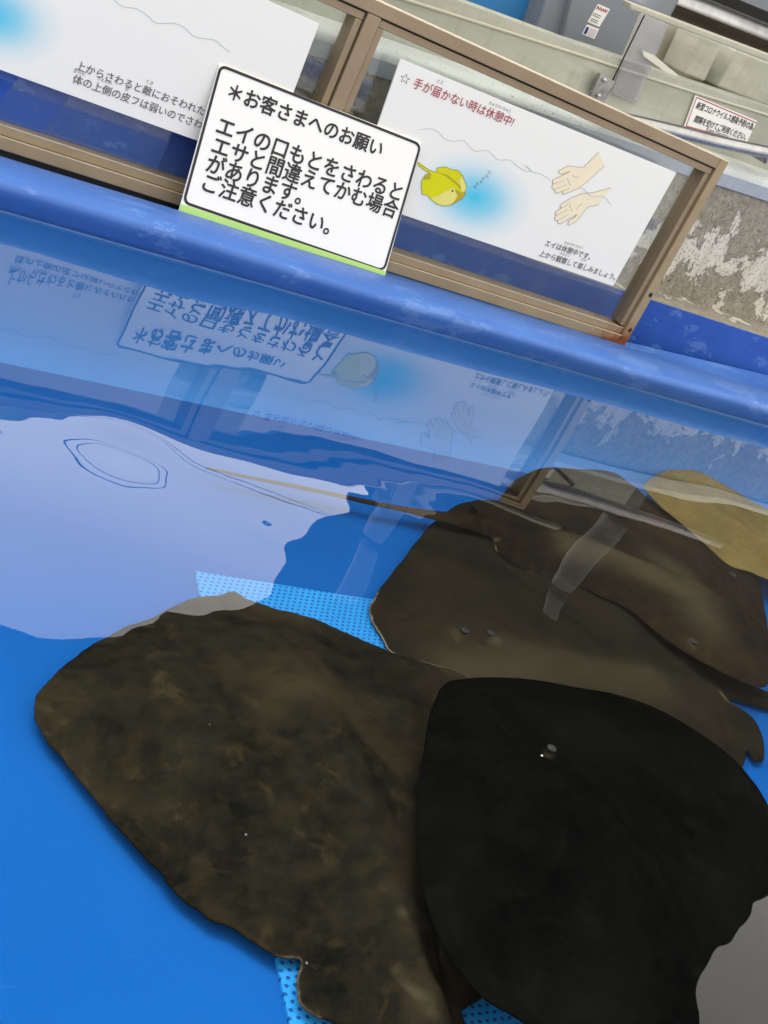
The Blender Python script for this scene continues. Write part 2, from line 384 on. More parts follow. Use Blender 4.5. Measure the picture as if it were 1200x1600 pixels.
# side walls of the pool (outside the picture)
for nm, b, lab in (('pool_wall', (POOL[0] - .15, POOL[0], POOL[2] - .15, POOL[3], -.6, .03), 'blue side wall closing the left end of the touch pool'),
              ('pool_wall', (POOL[1], POOL[1] + .15, POOL[2] - .15, POOL[3], -.6, .03), 'blue side wall closing the right end of the touch pool'),
              ('pool_wall', (POOL[0], POOL[1], POOL[2] - .15, POOL[2], -.6, .03), 'blue front wall of the touch pool on the visitor side')):
    tag(bmlink(nm, box_bm(*b), M['rim']), lab, 'pool wall')

# rounded rim of the pool: a profile swept along x
def sweep_profile(prof_of_x, xs):
    bm = bmesh.new(); rows = []
    for x in xs: rows.append([bm.verts.new((x, y, z)) for y, z in prof_of_x(x)])
    for a, b in zip(rows, rows[1:]):
        for i in range(len(a) - 1): bm.faces.new((a[i], a[i + 1], b[i + 1], b[i]))
    return bm
def rim_prof(x):
    yb = .035 if x < 1.95 else .02 + .15 * (x - 1.95)
    wob = .002 * math.sin(3.1 * x) + .0012 * math.sin(9 * x + 1)
    bk = .011 if x > .8 else .006
    pts = [(-.236, -.012), (-.246, .0), (-.251, .012), (-.256, .024), (-.259, .034), (-.258, .042), (-.252, .048), (-.240, .0515), (-.222, .053), (-.195, .052), (-.15, .045), (-.10, .033), (-.06, .022), (-.03, .014), (-.01, bk)]
    pts += [(yb - .008, bk), (yb - .003, bk + .003), (yb, bk + .002), (yb + .002, .004), (yb + .002, -.2)]
    return [(y, z + (wob if -.27 < y < -.05 else 0)) for y, z in pts]
xs = [-1.3 + .05 * i for i in range(99)]
cove = sweep_profile(lambda x: [(-.34, -.201), (-.31, -.192), (-.285, -.165), (-.265, -.12), (-.252, -.06), (-.245, -.02), (-.2455, -.001)], [-1.3 + .1 * i for i in range(50)])
rim = bmlink('pool_rim', sweep_profile(rim_prof, xs), M['rim'], smooth=True)
bmlink('submerged_cove', cove, M['cove'], rim, smooth=True)
glint = sweep_profile(lambda x: [(-.2468, -.0012), (-.2492, .0016), (-.2502, .0036)], [-1.3 + .1 * i for i in range(50)])
bmlink('waterline_glint', glint, M['glint'], rim, smooth=True)  # thin strip drawn as the bright line where water meets the blue
tag(rim, 'rounded worn blue rim of the touch pool with chalky patches along its top', 'pool rim')

# ------------------------------------------------------------------ back wall: blue base, peeling concrete, coping
PB = Plane((.9, .045, 0), math.degrees(math.atan(.045)))          # blue base
PC = Plane((.9, .095, 0), math.degrees(math.atan(.10)))           # concrete
PT = Plane((.9, .20, 0), math.degrees(math.atan(.10)))            # tank wall
wall = thing('back_wall', PC.w(1.2, -.3), 'weathered concrete wall with peeling white paint and a blue painted base behind the frame', 'wall')
ub = lambda p, x, y: p.uv(x, y)
bm = bmesh.new()
vb = (PB.uv(955, 457)[1] + PB.uv(1200, 521)[1]) / 2
add_prism(bm, [PB.w(-2.2, -.4), PB.w(3.2, -.4), PB.w(3.2, vb), PB.w(.80, vb), PB.w(.70, vb + .004), PB.w(.60, .128), PB.w(.0, .16), PB.w(-2.2, .21)], PB.n, .006, bevel=.0015)
bmlink('painted_base', bm, M['base'], wall)
def line_uv(P, a, b, u0, u1):
    (ua, va), (ub_, vb_) = P.uv(*a), P.uv(*b); k = (vb_ - va) / (ub_ - ua)
    return (u0, va + k * (u0 - ua)), (u1, va + k * (u1 - ua))
cl0, cl1 = line_uv(PC, (570, 112), (1160, 301), -2.2, 3.2)
cl0 = (cl0[0], max(cl0[1], .12))
bm = bmesh.new(); add_prism(bm, [PC.w(-2.2, -.4), PC.w(3.2, -.4), PC.w(3.2, cl1[1]), PC.w(cl0[0], cl0[1])], PC.n, .3)
bmlink('concrete_face', bm, M['concrete'], wall)
# ledge between the blue base and the concrete
bm = bmesh.new(); add_prism(bm, [PB.w(.55, vb - .003, -.0065), PB.w(3.2, vb - .003, -.0065), PC.w(3.2, vb - .003, 0), PC.w(.55, vb - .003, 0)], (0, 0, 1), .03)
bmlink('ledge', bm, M['concrete'], wall)
ct = .030
bm = bmesh.new(); add_prism(bm, [PC.w(*cl0, .006), PC.w(*cl1, .006), PC.w(cl1[0], cl1[1] + ct, .006), PC.w(cl0[0], cl0[1] + ct, .006)], PC.n, .1)
bmlink('coping', bm, M['cap'], wall)
# rounded speckled nose on the coping, running back to the tank wall
bm = bmesh.new(); rows = []
for (u, vv) in (cl0, cl1):
    row = []
    for k in range(9):
        a = k / 8 * math.pi / 2; row.append(bm.verts.new(PC.w(u, vv + ct + .024 * math.sin(a), .006 - .024 * (1 - math.cos(a)))))
    row.append(bm.verts.new(PC.w(u, vv + ct + .024, -.12))); rows.append(row)
for i in range(9): bm.faces.new((rows[0][i], rows[1][i], rows[1][i + 1], rows[0][i + 1]))
bmlink('coping_nose', bm, M['nose'], wall, smooth=True)

# ------------------------------------------------------------------ framed window on the rim
PF = Plane((.9, 0, 0), 0, .0166)
FY = lambda x, y: PF.uv(x, y)
xl, xr_ = -1.6, 1.033; z0, z1 = .012, .466
fr = thing('window_frame', (.9, 0, z0), 'bronze metal window frame standing on the blue rim, rusty at its lower right corner', 'window frame')
FD = .045
bm = bmesh.new(); prect(bm, PF, xl, xr_ - .024, z1 - .0225, z1, .006, -FD, bevel=.0015); bmlink('top_rail', bm, M['bronze'], fr)
zs = lambda u: .0016 - .0050 * (u - .3)          # the rail climbs slightly to the left
def sloped(bm, u0, u1, a, b, d0, bev):
    add_prism(bm, [PF.w(u0, z0 + zs(u0) + a, d0), PF.w(u1, z0 + zs(u1) + a, d0), PF.w(u1, z0 + zs(u1) + b, d0), PF.w(u0, z0 + zs(u0) + b, d0)], PF.n, d0 + FD, bevel=bev)
bm = bmesh.new(); sloped(bm, xl, xr_ - .024, 0, .0215, .006, .0018); sloped(bm, xl, xr_ - .024, .022, .0385, -.001, .0014); bmlink('bottom_rail', bm, M['rusty'], fr)
M['rail_highlight'] = plain('pale_highlight_metal', lin(226, 212, 186), .3, .3, .12, 60)  # pale tone paints the light caught along the rail edges
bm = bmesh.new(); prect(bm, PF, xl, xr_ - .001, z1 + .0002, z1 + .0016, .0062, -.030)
bmlink('edge_highlight', bm, M['rail_highlight'], fr)
for vv_, dd_ in ((.0212, .0066), (.0378, -.0004)):  # two thin strips drawn as highlight lines on the bottom rail
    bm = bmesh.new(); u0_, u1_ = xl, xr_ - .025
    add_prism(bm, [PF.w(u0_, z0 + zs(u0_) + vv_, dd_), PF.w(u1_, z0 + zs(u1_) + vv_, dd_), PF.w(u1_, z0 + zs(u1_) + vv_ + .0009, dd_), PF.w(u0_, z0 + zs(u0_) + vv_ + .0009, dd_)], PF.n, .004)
    bmlink('edge_highlight', bm, M['rail_highlight'], fr)
bm = bmesh.new(); prect(bm, PF, xr_ - .0235, xr_, z0 - .004, z1, .0065, -FD, bevel=.0015); bmlink('end_post', bm, M['rusty'], fr)
bm = bmesh.new(); prect(bm, PF, .102, .130, z0 + .041, z1 - .023, .0055, -FD, bevel=.0015)
bmlink('mullion', bm, M['bronze'], fr)
def sash(u0, u1, nm='sash'):
    a, b = u0 + .0025, u1 - .0025; lo, hi = z0 + .041, z1 - .0255; wd = .0135
    bm = bmesh.new()
    prect(bm, PF, a, b, hi - wd, hi, 0, -FD + .004, bevel=.001)
    prect(bm, PF, a, a + wd, lo, hi - wd - .0004, -.0005, -FD + .004, bevel=.001)
    prect(bm, PF, b - wd, b, lo, hi - wd - .0004, -.0005, -FD + .004, bevel=.001)
    s = bmlink(nm, bm, M['bronze'], fr)
    bm = bmesh.new(); prect(bm, PF, a + wd - .003, b - wd + .003, lo - .004, hi - wd + .003, -.024, -.028)
    bmlink('pane', bm, M['glass'], s)
sash(xl, .102); sash(.130, xr_ - .0235)
# dark backing of the groove between sash and rail
bm = bmesh.new()
prect(bm, PF, xl, xr_ - .02, z1 - .032, z1 - .0225, -.012, -.02)
for u in (.100, .131, xr_ - .0245): prect(bm, PF, u - .004, u + .004, z0 + .041, z1 - .033, -.0122, -.0198)
bmlink('gasket', bm, M['black'], fr)
for (x, y, rr) in ((1014, 459, .0050), (982, 514, .0044)):
    u, vv = FY(x, y); bm = bmesh.new(); c = PF.w(u, vv, .0072)
    vs = [bm.verts.new(c + PF.u * (rr * math.cos(k * math.tau / 16)) + PF.v * (rr * 1.15 * math.sin(k * math.tau / 16))) for k in range(16)]
    e = [bm.verts.new(v.co - PF.n * .004) for v in vs]; bm.faces.new(vs)
    for k in range(16): bm.faces.new((vs[k], e[k], e[(k + 1) % 16], vs[(k + 1) % 16]))
    bmlink('screw_hole', bm, M['black'], fr)
bm = bmesh.new(); sloped(bm, xl, -.02, -.014, -.0005, .001, 0); bmlink('rubber_seal', bm, M['black'], fr)

# ------------------------------------------------------------------ lettering and flat artwork
def text_geo(s, bold=0):
    cu = bpy.data.curves.new('lettering', 'FONT'); cu.body = s; cu.size = 1; cu.offset = bold; cu.resolution_u = 4
    o = bpy.data.objects.new('lettering', cu); COL.objects.link(o)
    dg = bpy.context.evaluated_depsgraph_get(); me = bpy.data.meshes.new_from_object(o.evaluated_get(dg))
    vs = np.array([v.co[:2] for v in me.vertices]) if len(me.vertices) else np.zeros((0, 2)); fs = [tuple(p.vertices) for p in me.polygons]
    bpy.data.objects.remove(o); bpy.data.curves.remove(cu); bpy.data.meshes.remove(me); return vs, fs
def add_text(bm, P, s, a, b, bold=0, d=.0006, stretch=1.0):
    """text whose ink runs from pixel-measured point a to b (bottom left to bottom right of the line)"""
    vs, fs = text_geo(s)
    A, B = P.at(*a), P.at(*b); U = (B - A); L = U.length; U.normalize(); V = P.n.cross(U)
    lo, hi = vs[:, 0].min(), vs[:, 0].max(); k = L / (hi - lo)
    shifts = [(0, 0)] + ([(bold * math.cos(i * math.tau / 8), bold * math.sin(i * math.tau / 8)) for i in range(8)] if bold else [])
    for j, (ox, oy) in enumerate(shifts):
        bv = [bm.verts.new(A + U * ((x + ox - lo) * k) + V * ((y + oy + .08) * k * stretch) + P.n * (d + j * .00003)) for x, y in vs]
        for f in fs:
            try: bm.faces.new([bv[i] for i in f])
            except ValueError: pass
def add_stroke(bm, P, pts, wd, d=.0006, closed=False):
    q = [P.at(*p) for p in pts]
    if closed: q = q + [q[0]]
    for i in range(len(q) - 1):
        t = (q[i + 1] - q[i]); 
        if t.length < 1e-6: continue
        t.normalize(); nrm = P.n.cross(t) * wd / 2; e = t * wd * .3
        dd = P.n * (d + .00002 * (i % 3))
        bm.faces.new([bm.verts.new(p + dd) for p in (q[i] - e - nrm, q[i + 1] + e - nrm, q[i + 1] + e + nrm, q[i] - e + nrm)])
def add_poly(bm, P, pts, d=.0005):
    bm.faces.new([bm.verts.new(P.at(*p) + P.n * d) for p in pts])
def crop(s, ox, oy): return lambda x, y: (ox + x / s, oy + y / s)
def cp(f, L): return [f(*p) for p in L]

def text_part(name, P, s, a, b, mat, parent, bold=0, d=.0006, stretch=1.0):
    bm = bmesh.new(); add_text(bm, P, s, a, b, bold, d, stretch); return bmlink(name, bm, M[mat], parent, recalc=False)
# ---- the two information boards
PS = Plane((.9, -.0125, 0), 0, .0166)
def board(name, corners, mat, label, cat):
    q = [PS.at(*c) for c in corners]
    root = thing(name, (q[0] + q[1]) / 2, label, cat)
    bm = bmesh.new(); add_prism(bm, q, PS.n, .004, bevel=.0004); return root, bm, q
# left board continues past the left edge of the picture
tr = PS.uv(499, 37); ba = PS.uv(0, 109); bb = PS.uv(300, 217)
k = (bb[1] - ba[1]) / (bb[0] - ba[0]); BR = (tr[0] + .006, ba[1] + k * (tr[0] + .006 - ba[0]))
BLx = tr[0] - .86; q = [PS.w(BLx, ba[1] + k * (BLx - ba[0])), PS.w(*BR), PS.w(*tr), PS.w(BLx, tr[1] + k * -.86)]
bl = thing('information_board', (q[0] + q[1]) / 2, 'white information board with a pale wavy line, partly hidden behind the notice card', 'sign', 'information boards on the frame')
bm = bmesh.new(); add_prism(bm, q, PS.n, .004, bevel=.0004)
o = Vector(bl.location); c0 = PS.at(-12, 22) - o
bmlink('panel', bm, board_mat('white_board_blue_patch_left', c0.x, c0.z, .115, .075), bl)
f = crop(2, 0, 0)
text_part('text_line', PS, '上からさわると敵におそわれた', f(234, 216), f(634, 361), 'ink_thin', bl, .006, .0008)
text_part('text_line', PS, '体の上側の皮フは弱いのでさわ', f(224, 258), f(626, 403), 'ink_thin', bl, .006, .0008)
text_part('small_reading', PS, 'てき', f(453, 259), f(476, 267), 'ink_thin', bl, .0, .0008)
text_part('small_reading', PS, 'からだ', f(228, 226), f(265, 238), 'ink_thin', bl, .0, .0008)
text_part('small_reading', PS, 'うえがわ', f(302, 249), f(348, 266), 'ink_thin', bl, .0, .0008)
text_part('small_reading', PS, 'ひ', f(389, 283), f(399, 287), 'ink_thin', bl, .0, .0008)
bm = bmesh.new(); add_stroke(bm, PS, [tuple(p[:2]) for p in smooth_path([(*f(*p), 0) for p in ((330, -30), (358, 0), (385, 20), (430, 28), (460, 48), (490, 72), (540, 72), (575, 85), (610, 115), (670, 125), (695, 145), (718, 162))], 5)], .0011)
bmlink('printed_wave', bm, M['wave'], bl, recalc=False)

q = [PS.at(*c) for c in ((551, 309), (958, 447), (1057, 270), (626, 92))]
br = thing('information_board', (q[0] + q[1]) / 2, 'white information board with red heading, sleeping yellow ray and two printed hands', 'sign', 'information boards on the frame')
bm = bmesh.new(); add_prism(bm, q, PS.n, .004, bevel=.0004)
o = Vector(br.location); f6 = crop(5.4545, 600, 220); c0 = PS.at(*f6(770, 480)) - o
bmlink('panel', bm, board_mat('white_board_blue_patch_right', c0.x, c0.z, .15, .09), br)
f5 = crop(4.8, 580, 60); f8 = crop(6.6667, 820, 360); f7 = crop(6.6667, 820, 220); f2 = crop(1.7143, 500, 0)
bm = bmesh.new(); add_text(bm, PS, '手が届かない時は休憩中!', f5(303, 368), f5(1050, 664), .006, .0008); bmlink('heading', bm, M['red'], br, recalc=False)
text_part('small_reading', PS, 'とど', f5(490, 331), f5(538, 348), 'ink_thin', br, 0, .0008)
text_part('small_reading', PS, 'きゅうけいちゅう', f5(880, 493), f5(1040, 558), 'ink_thin', br, 0, .0008)
text_part('text_line', PS, 'エイは休憩中です。', f8(200, 158), f8(668, 308), 'ink_thin', br, .006, .0008)
text_part('text_line', PS, '上から観察して楽しみましょう。', f8(140, 264), f8(930, 518), 'ink_thin', br, .006, .0008)
text_part('small_reading', PS, 'きゅうけいちゅう', f8(408, 136), f8(597, 194), 'ink_thin', br, 0, .0008)
text_part('small_reading', PS, 'かんさつ', f8(360, 250), f8(460, 280), 'ink_thin', br, 0, .0008)
text_part('small_reading', PS, 'たの', f8(580, 312), f8(628, 328), 'ink_thin', br, 0, .0008)
bm = bmesh.new()
star = []
for i in range(10):
    a = math.pi / 2 + i * math.pi / 5; r_ = 38 if i % 2 == 0 else 15; a += -.36; star.append(f5(253 + r_ * math.cos(a), 303 - r_ * math.sin(a)))
add_stroke(bm, PS, star, .0008, closed=True)
bmlink('printed_star', bm, M['ink_thin'], br, recalc=False)
for (x0, y0, x1, y1) in ((764, 396, 804, 358), (816, 352, 854, 314), (864, 306, 908, 258)):
    bm = bmesh.new(); add_stroke(bm, PS, [f6(x0 + 18, y1 - 6), f6(x1, y1 + 10), f6(x0, y0 - 4), f6(x1 - 16, y0 + 8)], .0009)
    bmlink('sleep_mark', bm, M['ink_thin'], br, recalc=False)
wv = cp(f5, [(370, 683), (440, 677), (500, 700), (550, 750), (610, 770), (690, 765), (740, 815), (790, 848), (860, 838), (910, 870), (950, 910), (1040, 912), (1100, 960), (1160, 995), (1200, 990)]) + cp(f2, [(548, 442), (570, 460), (590, 465), (618, 482)])
bm = bmesh.new(); add_stroke(bm, PS, [tuple(p[:2]) for p in smooth_path([(*p, 0) for p in wv], 4)], .0011)
bmlink('printed_wave', bm, M['wave'], br, recalc=False)
bm = bmesh.new(); add_stroke(bm, PS, cp(f7, [(580, 488), (620, 505), (650, 545), (700, 580), (800, 572), (850, 600), (880, 645), (900, 662)]), .001, .0013)
bmlink('printed_wave', bm, M['wave'], br, recalc=False)
# printed ray
bm = bmesh.new(); RAYO = [(285, 205), (345, 250), (385, 275), (350, 290), (320, 335), (315, 385), (325, 455), (365, 462), (400, 500), (450, 540), (510, 555), (560, 550), (610, 525), (665, 490), (692, 455), (690, 430), (705, 400), (690, 350), (670, 295), (630, 250), (570, 240), (520, 218), (450, 230), (450, 268), (390, 250), (330, 210), (288, 178)]
add_poly(bm, PS, cp(f6, RAYO), .0005); pr_ = bmlink('printed_ray', bm, M['yellow'], br, recalc=False)
bm = bmesh.new(); add_poly(bm, PS, cp(f6, [(400, 492), (450, 470), (520, 430), (590, 400), (620, 440), (625, 470), (585, 530), (555, 545), (510, 550), (455, 535)]), .0007)
add_poly(bm, PS, cp(f6, [(650, 385), (640, 340), (660, 300), (685, 350), (700, 400), (688, 425), (665, 440)]), .0007)
bmlink('pale_belly', bm, M['pale_yellow'], pr_, recalc=False)
bm = bmesh.new(); add_poly(bm, PS, cp(f6, [(560, 550), (610, 505), (625, 470), (600, 410), (640, 425), (660, 440), (690, 432), (692, 455), (665, 490), (610, 525)]), .0009)
add_poly(bm, PS, cp(f6, [(450, 268), (540, 288), (600, 335), (650, 380), (640, 392), (590, 350), (530, 302)]), .0009)
add_poly(bm, PS, cp(f6, [(385, 275), (405, 290), (390, 325), (350, 330), (330, 318), (350, 290)]), .0009)
bmlink('olive_shading', bm, M['olive'], pr_, recalc=False)
bm = bmesh.new(); add_stroke(bm, PS, cp(f6, RAYO), .0007, .0011)
for (x, y, r_) in ((582, 425, 9), (645, 396, 6)): add_poly(bm, PS, [f6(x + r_ * math.cos(a * .5236), y + r_ * math.sin(a * .5236)) for a in range(12)], .0012)
bmlink('outline', bm, M['ink_thin'], pr_, recalc=False)
H1 = [(770, 118), (610, 275), (540, 270), (455, 258), (400, 285), (350, 310), (360, 340), (390, 345), (470, 315), (420, 345), (290, 405), (285, 435), (300, 445), (280, 470), (285, 500), (310, 505), (315, 540), (335, 545), (390, 525), (390, 555), (410, 555), (580, 485), (610, 455), (830, 260)]
H2 = [(895, 490), (720, 535), (580, 550), (470, 600), (365, 665), (370, 695), (385, 695), (320, 740), (315, 770), (330, 775), (310, 800), (315, 830), (340, 830), (345, 860), (370, 862), (540, 765), (520, 795), (460, 830), (445, 875), (470, 875), (545, 830), (650, 690), (770, 660)]
for H, L, D in ((H1, [[(300, 445), (410, 410)], [(310, 503), (430, 455)], [(390, 525), (465, 490)], [(440, 385), (455, 430), (475, 465)], [(485, 350), (510, 372), (560, 378)]], .0005),
             (H2, [[(385, 695), (450, 655)], [(330, 775), (445, 715)], [(340, 830), (450, 765)], [(465, 650), (470, 690), (490, 730)], [(600, 648), (555, 680), (538, 725)]], .0006)):
    bm = bmesh.new(); add_poly(bm, PS, cp(f7, H), D); h = bmlink('printed_hand', bm, M['flesh'], br, recalc=False)
    bm = bmesh.new(); add_stroke(bm, PS, cp(f7, H), .0007, D + .0004)
    for l in L: add_stroke(bm, PS, cp(f7, l), .0006, D + .0004)
    bmlink('outline', bm, M['ink_thin'], h, recalc=False)

# ---- notice card leaning on the frame
PN = Plane((.9, -.066, .0), 0, .20)
nq = [PN.at(*c) for c in ((279, 331), (601, 431), (659, 223), (343, 100))]
nc = thing('notice_card', (nq[0] + nq[1]) / 2, 'white notice card with thick black border and bold black writing leaning on the frame', 'notice')
bm = bmesh.new(); add_prism(bm, nq, PN.n, .003, bevel=.0006); bmlink('card', bm, M['card'], nc)
bm = bmesh.new(); gq = [PN.at(*c) for c in ((279.5, 330.5), (601, 430.5), (603.5, 424), (283, 318.5))]
add_prism(bm, [p + PN.n * .001 for p in gq], PN.n, .0008); bmlink('green_strip', bm, M['green'], nc)
fn = crop(2.7273, 240, 80)
def rounded(c, r):
    out = []
    for i in range(4):
        p, a, b = Vector((*c[i], 0)), Vector((*c[i - 1], 0)), Vector((*c[(i + 1) % 4], 0))
        s0 = p + (a - p).normalized() * r; s1 = p + (b - p).normalized() * r
        for k in range(7):
            t = k / 6; q = s0 * (1 - t) ** 2 + p * 2 * t * (1 - t) + s1 * t * t; out.append((q.x, q.y))
    return out
bm = bmesh.new(); add_stroke(bm, PN, rounded([(345, 102.5), (657, 226), (599.5, 423), (287, 316)], 11), .0048, .0008, True)
bmlink('border', bm, M['ink'], nc, recalc=False)
text_part('text_line', PN, '＊お客さまへのお願い', fn(312, 205), fn(962, 452), 'ink', nc, .022, .0009)
text_part('text_line', PN, 'エイの口もとをさわると', fn(262, 352), fn(1042, 641), 'ink', nc, .019, .0009)
text_part('text_line', PN, 'エサと間違えてかむ場合', fn(242, 435), fn(1026, 716), 'ink', nc, .019, .0009)
text_part('text_line', PN, 'があります。', fn(218, 512), fn(620, 656), 'ink', nc, .019, .0009)
text_part('text_line', PN, 'ご注意ください。', fn(202, 593), fn(740, 784), 'ink', nc, .019, .0009)

# ------------------------------------------------------------------ the next tank, behind the wall
tank = thing('fish_tank', PT.w(1.4, .2), 'greenish grey tank side with a pale ridge rising behind the concrete wall', 'tank')
top = [PT.uv(*p) for p in ((470, -190), (590, -130), (640, -60), (685, 1), (900, 69), (960, 88), (1080, 130), (1210, 172), (1340, 214))]
bm = bmesh.new(); add_prism(bm, [PT.w(u, vv) for u, vv in top][::-1] + [PT.w(top[0][0] - 1.9, top[0][1] + .03), PT.w(top[0][0] - 1.9, .1), PT.w(top[-1][0], .1)], PT.n, .06, bevel=.012)
bmlink('side_wall', bm, M['tank'], tank, smooth=False)
bm = bmesh.new(); rp = [PT.at(*p) + PT.n * .001 for p in ((480, -48), (645, 3), (900, 84), (985, 112), (1090, 146), (1200, 180), (1330, 222))]
add_tube(bm, smooth_path(rp, 3), .0035, 8); bmlink('ridge', bm, M['ledge'], tank, smooth=True)
PI_ = PT.off(-.55)
bm = bmesh.new(); add_prism(bm, [PI_.at(*p) for p in ((300, 120), (1450, 420), (1450, 196), (1200, 96), (1004, 22), (900, -24), (300, -200))], PI_.n, .05)
bmlink('back_wall', bm, M['tank_in'], tank)
PP = PT.off(-.42)
bm = bmesh.new(); add_prism(bm, [PP.at(*p) for p in ((1068, 116), (1101, 128), (1130, 68), (1097, 55))], PP.n, .1, bevel=.006); bmlink('pillar', bm, M['tank'], tank)
bm = bmesh.new(); add_prism(bm, [PP.off(-.09).at(*p) for p in ((1098, 128), (1122, 137), (1155, 82), (1125, 69))], PP.n, .02); bmlink('recess_shade', bm, M['tank_shade'], tank)
bm = bmesh.new(); add_prism(bm, [PP.at(*p) for p in ((1121, 136), (1260, 190), (1290, 132), (1153, 78))], PP.n, .1, bevel=.006); bmlink('pillar', bm, M['tank'], tank)
# top ledge strip of the tank under the handrail
PL = PT.off(-.02)
bm = bmesh.new(); add_prism(bm, [PL.at(*p) for p in ((985, 15), (1300, 134), (1300, 122), (985, 4))], PL.n, .03, bevel=.003); bmlink('top_ledge', bm, M['ledge'], tank)
# acrylic joint post and its bracket
bm = bmesh.new(); add_prism(bm, [PT.at(*p) + PT.n * .012 for p in ((950, 142), (990, 160), (1040, 36), (1002, 20))], PT.n, .012, bevel=.002)
ap = bmlink('joint_post', bm, M['acrylic'], tank)
bm = bmesh.new(); add_prism(bm, [PT.at(*p) + PT.n * .0135 for p in ((950, 124), (951.6, 124.6), (1002.4, 20.6), (1000.6, 20))], PT.n, .001); bmlink('seam', bm, M['black'], ap)
bk = thing('bracket', PT.at(925, 150) + PT.n * .02, 'small steel bracket with two shiny bolts at the foot of the clear post', 'bracket')
bm = bmesh.new(); add_prism(bm, [PT.at(*p) + PT.n * .024 for p in ((913, 147), (934, 157), (951, 122), (929, 110))], PT.n, .011, bevel=.001); bmlink('plate', bm, M['steel2'], bk)
for x, y in ((934, 119), (925, 143)):
    bm = bmesh.new(); bmesh.ops.create_uvsphere(bm, u_segments=12, v_segments=8, radius=.0055, matrix=Matrix.Translation(PT.at(x, y) + PT.n * .026)); bmlink('bolt', bm, M['steel'], bk, smooth=True)

# blue panel and grey box beyond the tank wall
PU = PT.off(-.18)
bm = bmesh.new(); add_prism(bm, [PU.off(-.08).at(*p) for p in ((560, 60), (845, 130), (872, -130), (500, -320))], PU.n, .03, bevel=.003)
tag(bmlink('blue_panel', bm, M['bluepanel']), 'bright blue panel standing behind the tank side at the top of the picture', 'panel')
gb = thing('grey_box', PU.at(920, 80), 'grey box with two small white stickers behind the tank side', 'box')
bm = bmesh.new(); add_prism(bm, [PU.at(*p) for p in ((868, 110), (950, 140), (1008, 5), (902, -35))], PU.n, .25, bevel=.004); bmlink('front_case', bm, M['greybox'], gb)
bm = bmesh.new(); add_prism(bm, [PU.off(-.02).at(*p) for p in ((815, 120), (867, 130), (905, -35), (866, -35))], PU.n, .2, bevel=.006); bmlink('side_case', bm, M['greybox'], gb)
st = thing('sticker', PU.at(940, 45), 'white sticker with red scrawl and grey lines on the grey box, upper one', 'sticker')
bm = bmesh.new(); add_prism(bm, [PU.at(*p) + PU.n * .001 for p in ((918, 34), (936, 42), (953, 14), (934, 6))], PU.n, .001); bmlink('paper', bm, M['card'], st)
bm = bmesh.new(); add_stroke(bm, PU, [(931, 14), (934, 9), (935, 15), (938, 11), (939, 17), (942, 13), (943, 18), (946, 14), (946, 19), (949, 16)], .0022, .002); bmlink('red_scrawl', bm, M['red'], st, recalc=False)
bm = bmesh.new()
for y in (0, 3, 8, 11): add_stroke(bm, PU, [(927 - y * .5, 20 + y), (938 - y * .5, 25 + y)], .0016, .002)
bmlink('printed_lines', bm, M['ink_thin'], st, recalc=False)
st = thing('sticker', PU.at(923, 60), 'white sticker with a navy mark and pink field on the grey box, lower one', 'sticker')
bm = bmesh.new(); add_prism(bm, [PU.at(*p) + PU.n * .001 for p in ((909, 53), (928, 61), (936, 45), (917, 38))], PU.n, .001); bmlink('paper', bm, M['card'], st)
bm = bmesh.new(); add_poly(bm, PU, [(911, 52), (915, 53.5), (920, 43), (916.5, 41)], .002); bmlink('navy_mark', bm, M['navy'], st, recalc=False)
bm = bmesh.new(); add_poly(bm, PU, [(917, 54), (927, 58), (932, 47), (922, 43)], .002); bmlink('pink_field', bm, M['pink'], st, recalc=False)
bm = bmesh.new(); PTp = PT.off(.004); add_prism(bm, [PT.off(.025).at(*p) for p in ((1006, 88), (1020, 98), (1040, 113), (1064, 121), (1046, 106), (1022, 86), (1004, 79))], PT.n, .003)
tag(bmlink('tape_scrap', bm, M['tape']), 'torn strip of white tape lying slanted inside the tank right of the clear post', 'tape')

# distancing sign
PV = PT.off(.006)
cq = [PV.at(*c) for c in ((1069, 199), (1166, 225), (1183, 189), (1087, 149))]
cs = thing('distancing_sign', (cq[0] + cq[1]) / 2, 'small white sign with red border and two lines of black writing on the tank side', 'sign')
bm = bmesh.new(); add_prism(bm, cq, PV.n, .003); bmlink('panel', bm, M['card'], cs)
bm = bmesh.new(); add_stroke(bm, PV, [(1072, 197), (1088.5, 152), (1181, 191.5)], .0024, .0006); add_stroke(bm, PV, [(1072, 197), (1098, 204), (1160, 222)], .0024, .0006)
bmlink('border', bm, M['red'], cs, recalc=False)
text_part('text_line', PV, '新型コロナウイルス感染予防の為、', (1086, 169), (1176, 204), 'ink', cs, .015, .0008, 1.25)
text_part('text_line', PV, '間隔を空けてご利用ください。', (1083, 190), (1163, 219), 'ink', cs, .015, .0008, 1.2)
bm = bmesh.new(); add_text(bm, PV, 'Keep Distance', (1102, 205), (1136, 217), 0, .0008); bmlink('text_line', bm, M['ink_thin'], cs, recalc=False)

